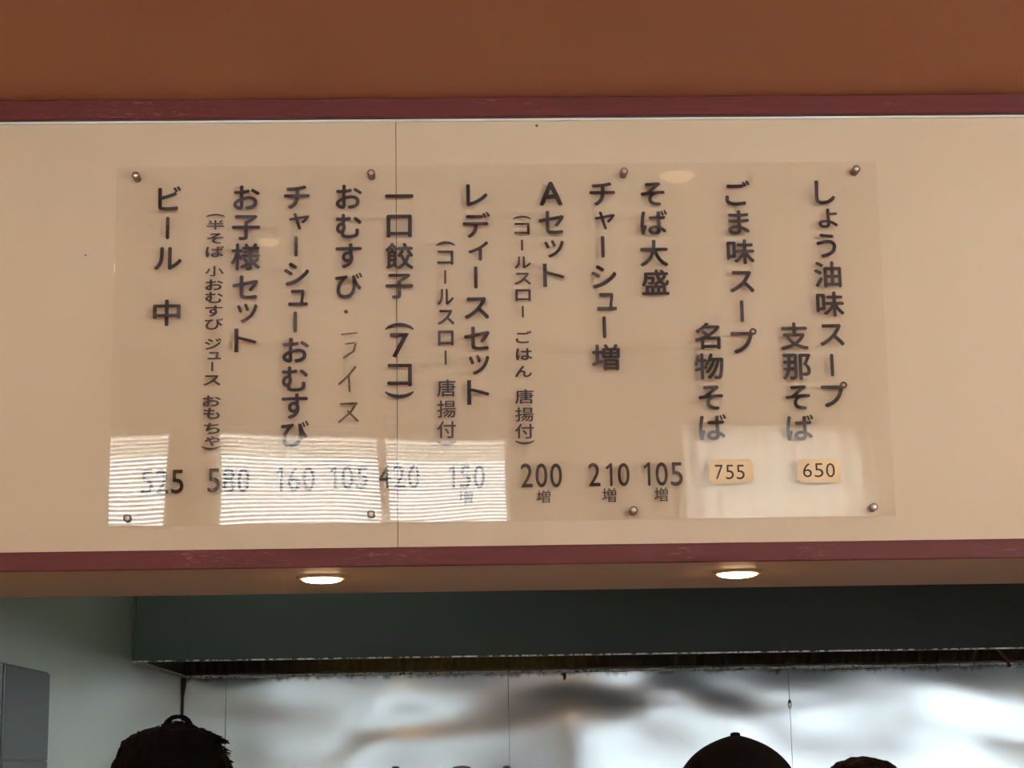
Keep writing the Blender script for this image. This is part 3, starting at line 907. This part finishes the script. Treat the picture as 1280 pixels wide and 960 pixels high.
    if tuft:
        bm = bmesh.new()
        def lock(pts, r): tube(bm, [hc + Vector(q) * k for q in pts], r, 6)
        for j in range(17):    # the looped cowlick
            o_ = rnd.uniform(-.006, .006); s_ = rnd.uniform(.86, 1.10) if j < 15 else rnd.uniform(.5, .8); w_ = rnd.uniform(.017, .023)
            pts = []
            for q in range(9):
                a = math.pi * q / 8
                pts.append((.011 + o_ * .6 - w_ * math.cos(a), -.02 + o_, .112 + .024 * s_ * math.sin(a) ** .8))
            lock(pts, [.0016 - .00012 * q for q in range(9)])
        for j in range(520):   # short loose ends all round the crown
            a = rnd.uniform(-1.5, 1.5); b_ = rnd.uniform(-.9, .5)
            z_ = math.cos(a); q_ = min(1.35, (1 - z_ ** 2.7) ** (1 / 2.7) / max(.02, math.sqrt(max(1e-9, 1 - z_ * z_)))) if z_ < .999 else 1.0
            cb = math.cos(b_)
            n_ = Vector((math.sin(a) * cb, math.sin(b_) * math.sin(abs(a)), z_))
            base_ = Vector((n_.x * .090 * q_, n_.y * .105 * q_, n_.z * .119 + .002))
            d_1 = (n_ * .35 + Vector((rnd.uniform(-.3, .9) if n_.x > -.2 else rnd.uniform(-.9, .3), rnd.uniform(-.4, .4), rnd.uniform(-.5, .3)))).normalized()
            l_ = rnd.uniform(.005, .013)
            lock([tuple(base_ - n_ * .004), tuple(base_ + d_1 * l_ * .5), tuple(base_ + d_1 * l_ + Vector((.2 * l_, 0, -.4 * l_)))], [.0018, .0012, .0004])
        for j in range(60):    # the second tuft on the right of the parting
            a = rnd.uniform(.35, .80)
            bx_ = .088 * math.sin(a) * 1.15
            base_ = Vector((bx_, -.02 + rnd.uniform(-.02, .02), .119 * math.cos(a) ** .55 - .006))
            lock([tuple(base_), tuple(base_ + Vector((.006, 0, .007))), tuple(base_ + Vector((.017, 0, .004 + rnd.uniform(-.006, .002))))], [.004, .0024, .0005])
        obj('tuft', bm, hair_m, t, smooth=True)
    if cap:
        bm = bmesh.new(); g = bmesh.ops.create_uvsphere(bm, u_segments=48, v_segments=32, radius=1)
        for v_ in bm.verts:
            x, y, z = v_.co
            a = math.atan2(y, x)
            seamd = .0012 * abs(math.sin(3 * a)) ** .3
            zz = z * .104 + .004 * gs(math.hypot(x, y), .25) * (z > 0)
            v_.co = hc + (Vector((x * (.102 + seamd), y * (.114 + seamd), zz)) + Vector((0, -.003, .030))) * k
        bmesh.ops.delete(bm, geom=[v_ for v_ in bm.verts if (v_.co.z - hc.z) / k < .02], context='VERTS')
        ex = bmesh.ops.extrude_face_region(bm, geom=bm.faces[:])
        for v_ in ex['geom']:
            if isinstance(v_, bmesh.types.BMVert): v_.co = hc + (v_.co - hc) * .985
        cp = obj('cap', bm, m_cap, t, smooth=True)
        obj('cap_button', lathe(bmesh.new(), [(.0078 * k, -.003), (.0080 * k, .002), (.0065 * k, .0045), (.002, .0052)], hc + Vector((0, -.003, .1375)) * k, n=20), m_cap, cp, smooth=True)
        bm = bmesh.new()
        rows = []
        for i in range(6):
            u = i / 5; row = []
            for j in range(17):
                a = math.pi * (.12 + .76 * j / 16)
                row.append(bm.verts.new(hc + Vector((math.cos(a) * (.094 + .0 * u), .02 + math.sin(a) * (.088 + .07 * u * math.sin(a)), .030 - .014 * u - .012 * abs(math.cos(a)))) * k))
            rows.append(row)
        for a_, b_ in zip(rows, rows[1:]):
            for j in range(16): bm.faces.new((a_[j], a_[j + 1], b_[j + 1], b_[j]))
        ex = bmesh.ops.extrude_face_region(bm, geom=bm.faces[:])
        for v_ in ex['geom']:
            if isinstance(v_, bmesh.types.BMVert): v_.co.z -= .003
        obj('cap_brim', bm, m_cap, cp, smooth=True)
    # shirt and trousers: looser skins over the same joints
    sp = [(0, 0, .90), (0, 0, 1.10), (0, -.01, 1.28), (0, -.01, 1.41), (0, 0, 1.455)]
    sr = [(.165, .125), (.15, .115), (.168, .122), (.112, .092), .062]
    se = [(0, 1), (1, 2), (2, 3), (3, 4)]
    for s in (-1, 1):
        i = len(sp); sp += [(s * .17, -.01, 1.39), (s * .215, -.02, 1.12), (s * .218, .0, 1.04)]; sr += [.070, .056, .054]; se += [(3, i), (i, i + 1), (i + 1, i + 2)]
    skinned('shirt', [(x * k, y * k, z * k) for x, y, z in sp], se, [(r[0] * k, r[1] * k) if isinstance(r, tuple) else r * k for r in sr], m_shirt, t)
    sp = [(0, 0, .95)]; sr = [(.16, .12)]; se = []
    for s in (-1, 1):
        i = len(sp); sp += [(s * .092, 0, .86), (s * .10, .01, .48), (s * .10, -.01, .10)]; sr += [.100, .072, .060]; se += [(0, i), (i, i + 1), (i + 1, i + 2)]
    skinned('trousers', [(x * k, y * k, z * k) for x, y, z in sp], se, [(r[0] * k, r[1] * k) if isinstance(r, tuple) else r * k for r in sr], m_trous, t)
    return t

# counter added under the beam to bounce light onto the soffit
t = thing('serving_counter', 'pale wooden serving counter under the cream beam', 'counter', (0.1, 4.7, 0))
obj('worktop', B(-3.3, 3.3, -0.35, 0.40, 0.98, 1.02, bev=0.006), mat('counter_laminate', (0.72, 0.58, 0.42), 0.35), t)
obj('front_panel', B(-3.3, 3.3, -0.25, -0.22, 0.0, 0.979), m_wallpaint, t)

def stand(px, top_py, Y, offs):
    p = at(px, top_py, Y)
    return p.x, p.z
YP = 2.9
x, z = stand(214, 908, YP, 0)
person((x, YP, 0), z / 1.709 * 1.70, 'person with tousled black hair and a looped cowlick, seen from behind at lower left', 0.0, m_hair, tuft=True)
x, z = stand(921, 919, YP, 0)
person((x, YP, 0), z / 1.726 * 1.70, 'person in a black cap with a button on top, seen from behind', 0.0, m_hair, cap=True)
x, z = stand(1080, 947, 3.9, 0)
person((x, 3.9, 0), z / 1.712 * 1.70, 'person with dark brown hair at the lower right, beside the capped person', 0.0, m_hair2)

# ------------------------------------------------------------------ shelf with bottles in the kitchen
YS = 5.9
sx0, sx1 = at(470, 958, YS).x, at(660, 958, YS).x
zt = 1.32
t = thing('steel_shelf', 'steel shelf rack in the kitchen behind the beam', 'shelf', ((sx0 + sx1) / 2, YS, 0))
hw = (sx1 - sx0) / 2 + 0.05
for z_ in (0.25, 0.8, zt): obj('shelf_board', B(-hw, hw, -0.16, 0.16, z_ - 0.02, z_, bev=0.003), m_unit, t)
for a in (-1, 1):
    for b in (-1, 1):
        bm = bmesh.new(); tube(bm, [(a * (hw - .0), b * .172, 0), (a * (hw - .0), b * .172, zt + .02)], 0.011, 10)
        obj('post', bm, m_unit, t)
m_glass = mat('dark_sauce_bottle', (0.02, 0.01, 0.006), 0.15)
for px, py, lb in ((494.5, 957.5, 'dark sauce bottle with a black round cap, the left of two'), (633.5, 957, 'dark sauce bottle with a black round cap beside the steel sheet joint')):
    p = at(px, py, YS)
    h = p.z - zt
    t = thing('sauce_bottle', lb, 'bottle', (p.x, YS, zt), 'sauce bottles on the kitchen shelf')
    obj('glass_body', lathe(bmesh.new(), [(.034, 0.0005), (.036, .01), (.036, h * .55), (.030, h * .68), (.014, h * .80), (.012, h - .024)], n=28), m_glass, t, smooth=True)
    obj('cap', lathe(bmesh.new(), [(.0135, h - .026), (.0135, h - .008), (.010, h - .002), (.002, h)], n=24), m_black, t, smooth=True)
p = at(577, 958.5, YS)
h = p.z - zt + .004
t = thing('seasoning_jar', 'seasoning jar with a brown domed lid between the two sauce bottles', 'jar', (p.x, YS, zt))
obj('body', lathe(bmesh.new(), [(.040, .0005), (.044, .01), (.044, h - .04), (.030, h - .028)], n=28), m_glass, t, smooth=True)
m_lid = mat('brown_lid', (0.10, 0.06, 0.04), 0.5)
obj('lid', lathe(bmesh.new(), [(.032, h - .029), (.032, h - .012), (.024, h - .003), (.003, h)], n=28), m_lid, t, smooth=True)
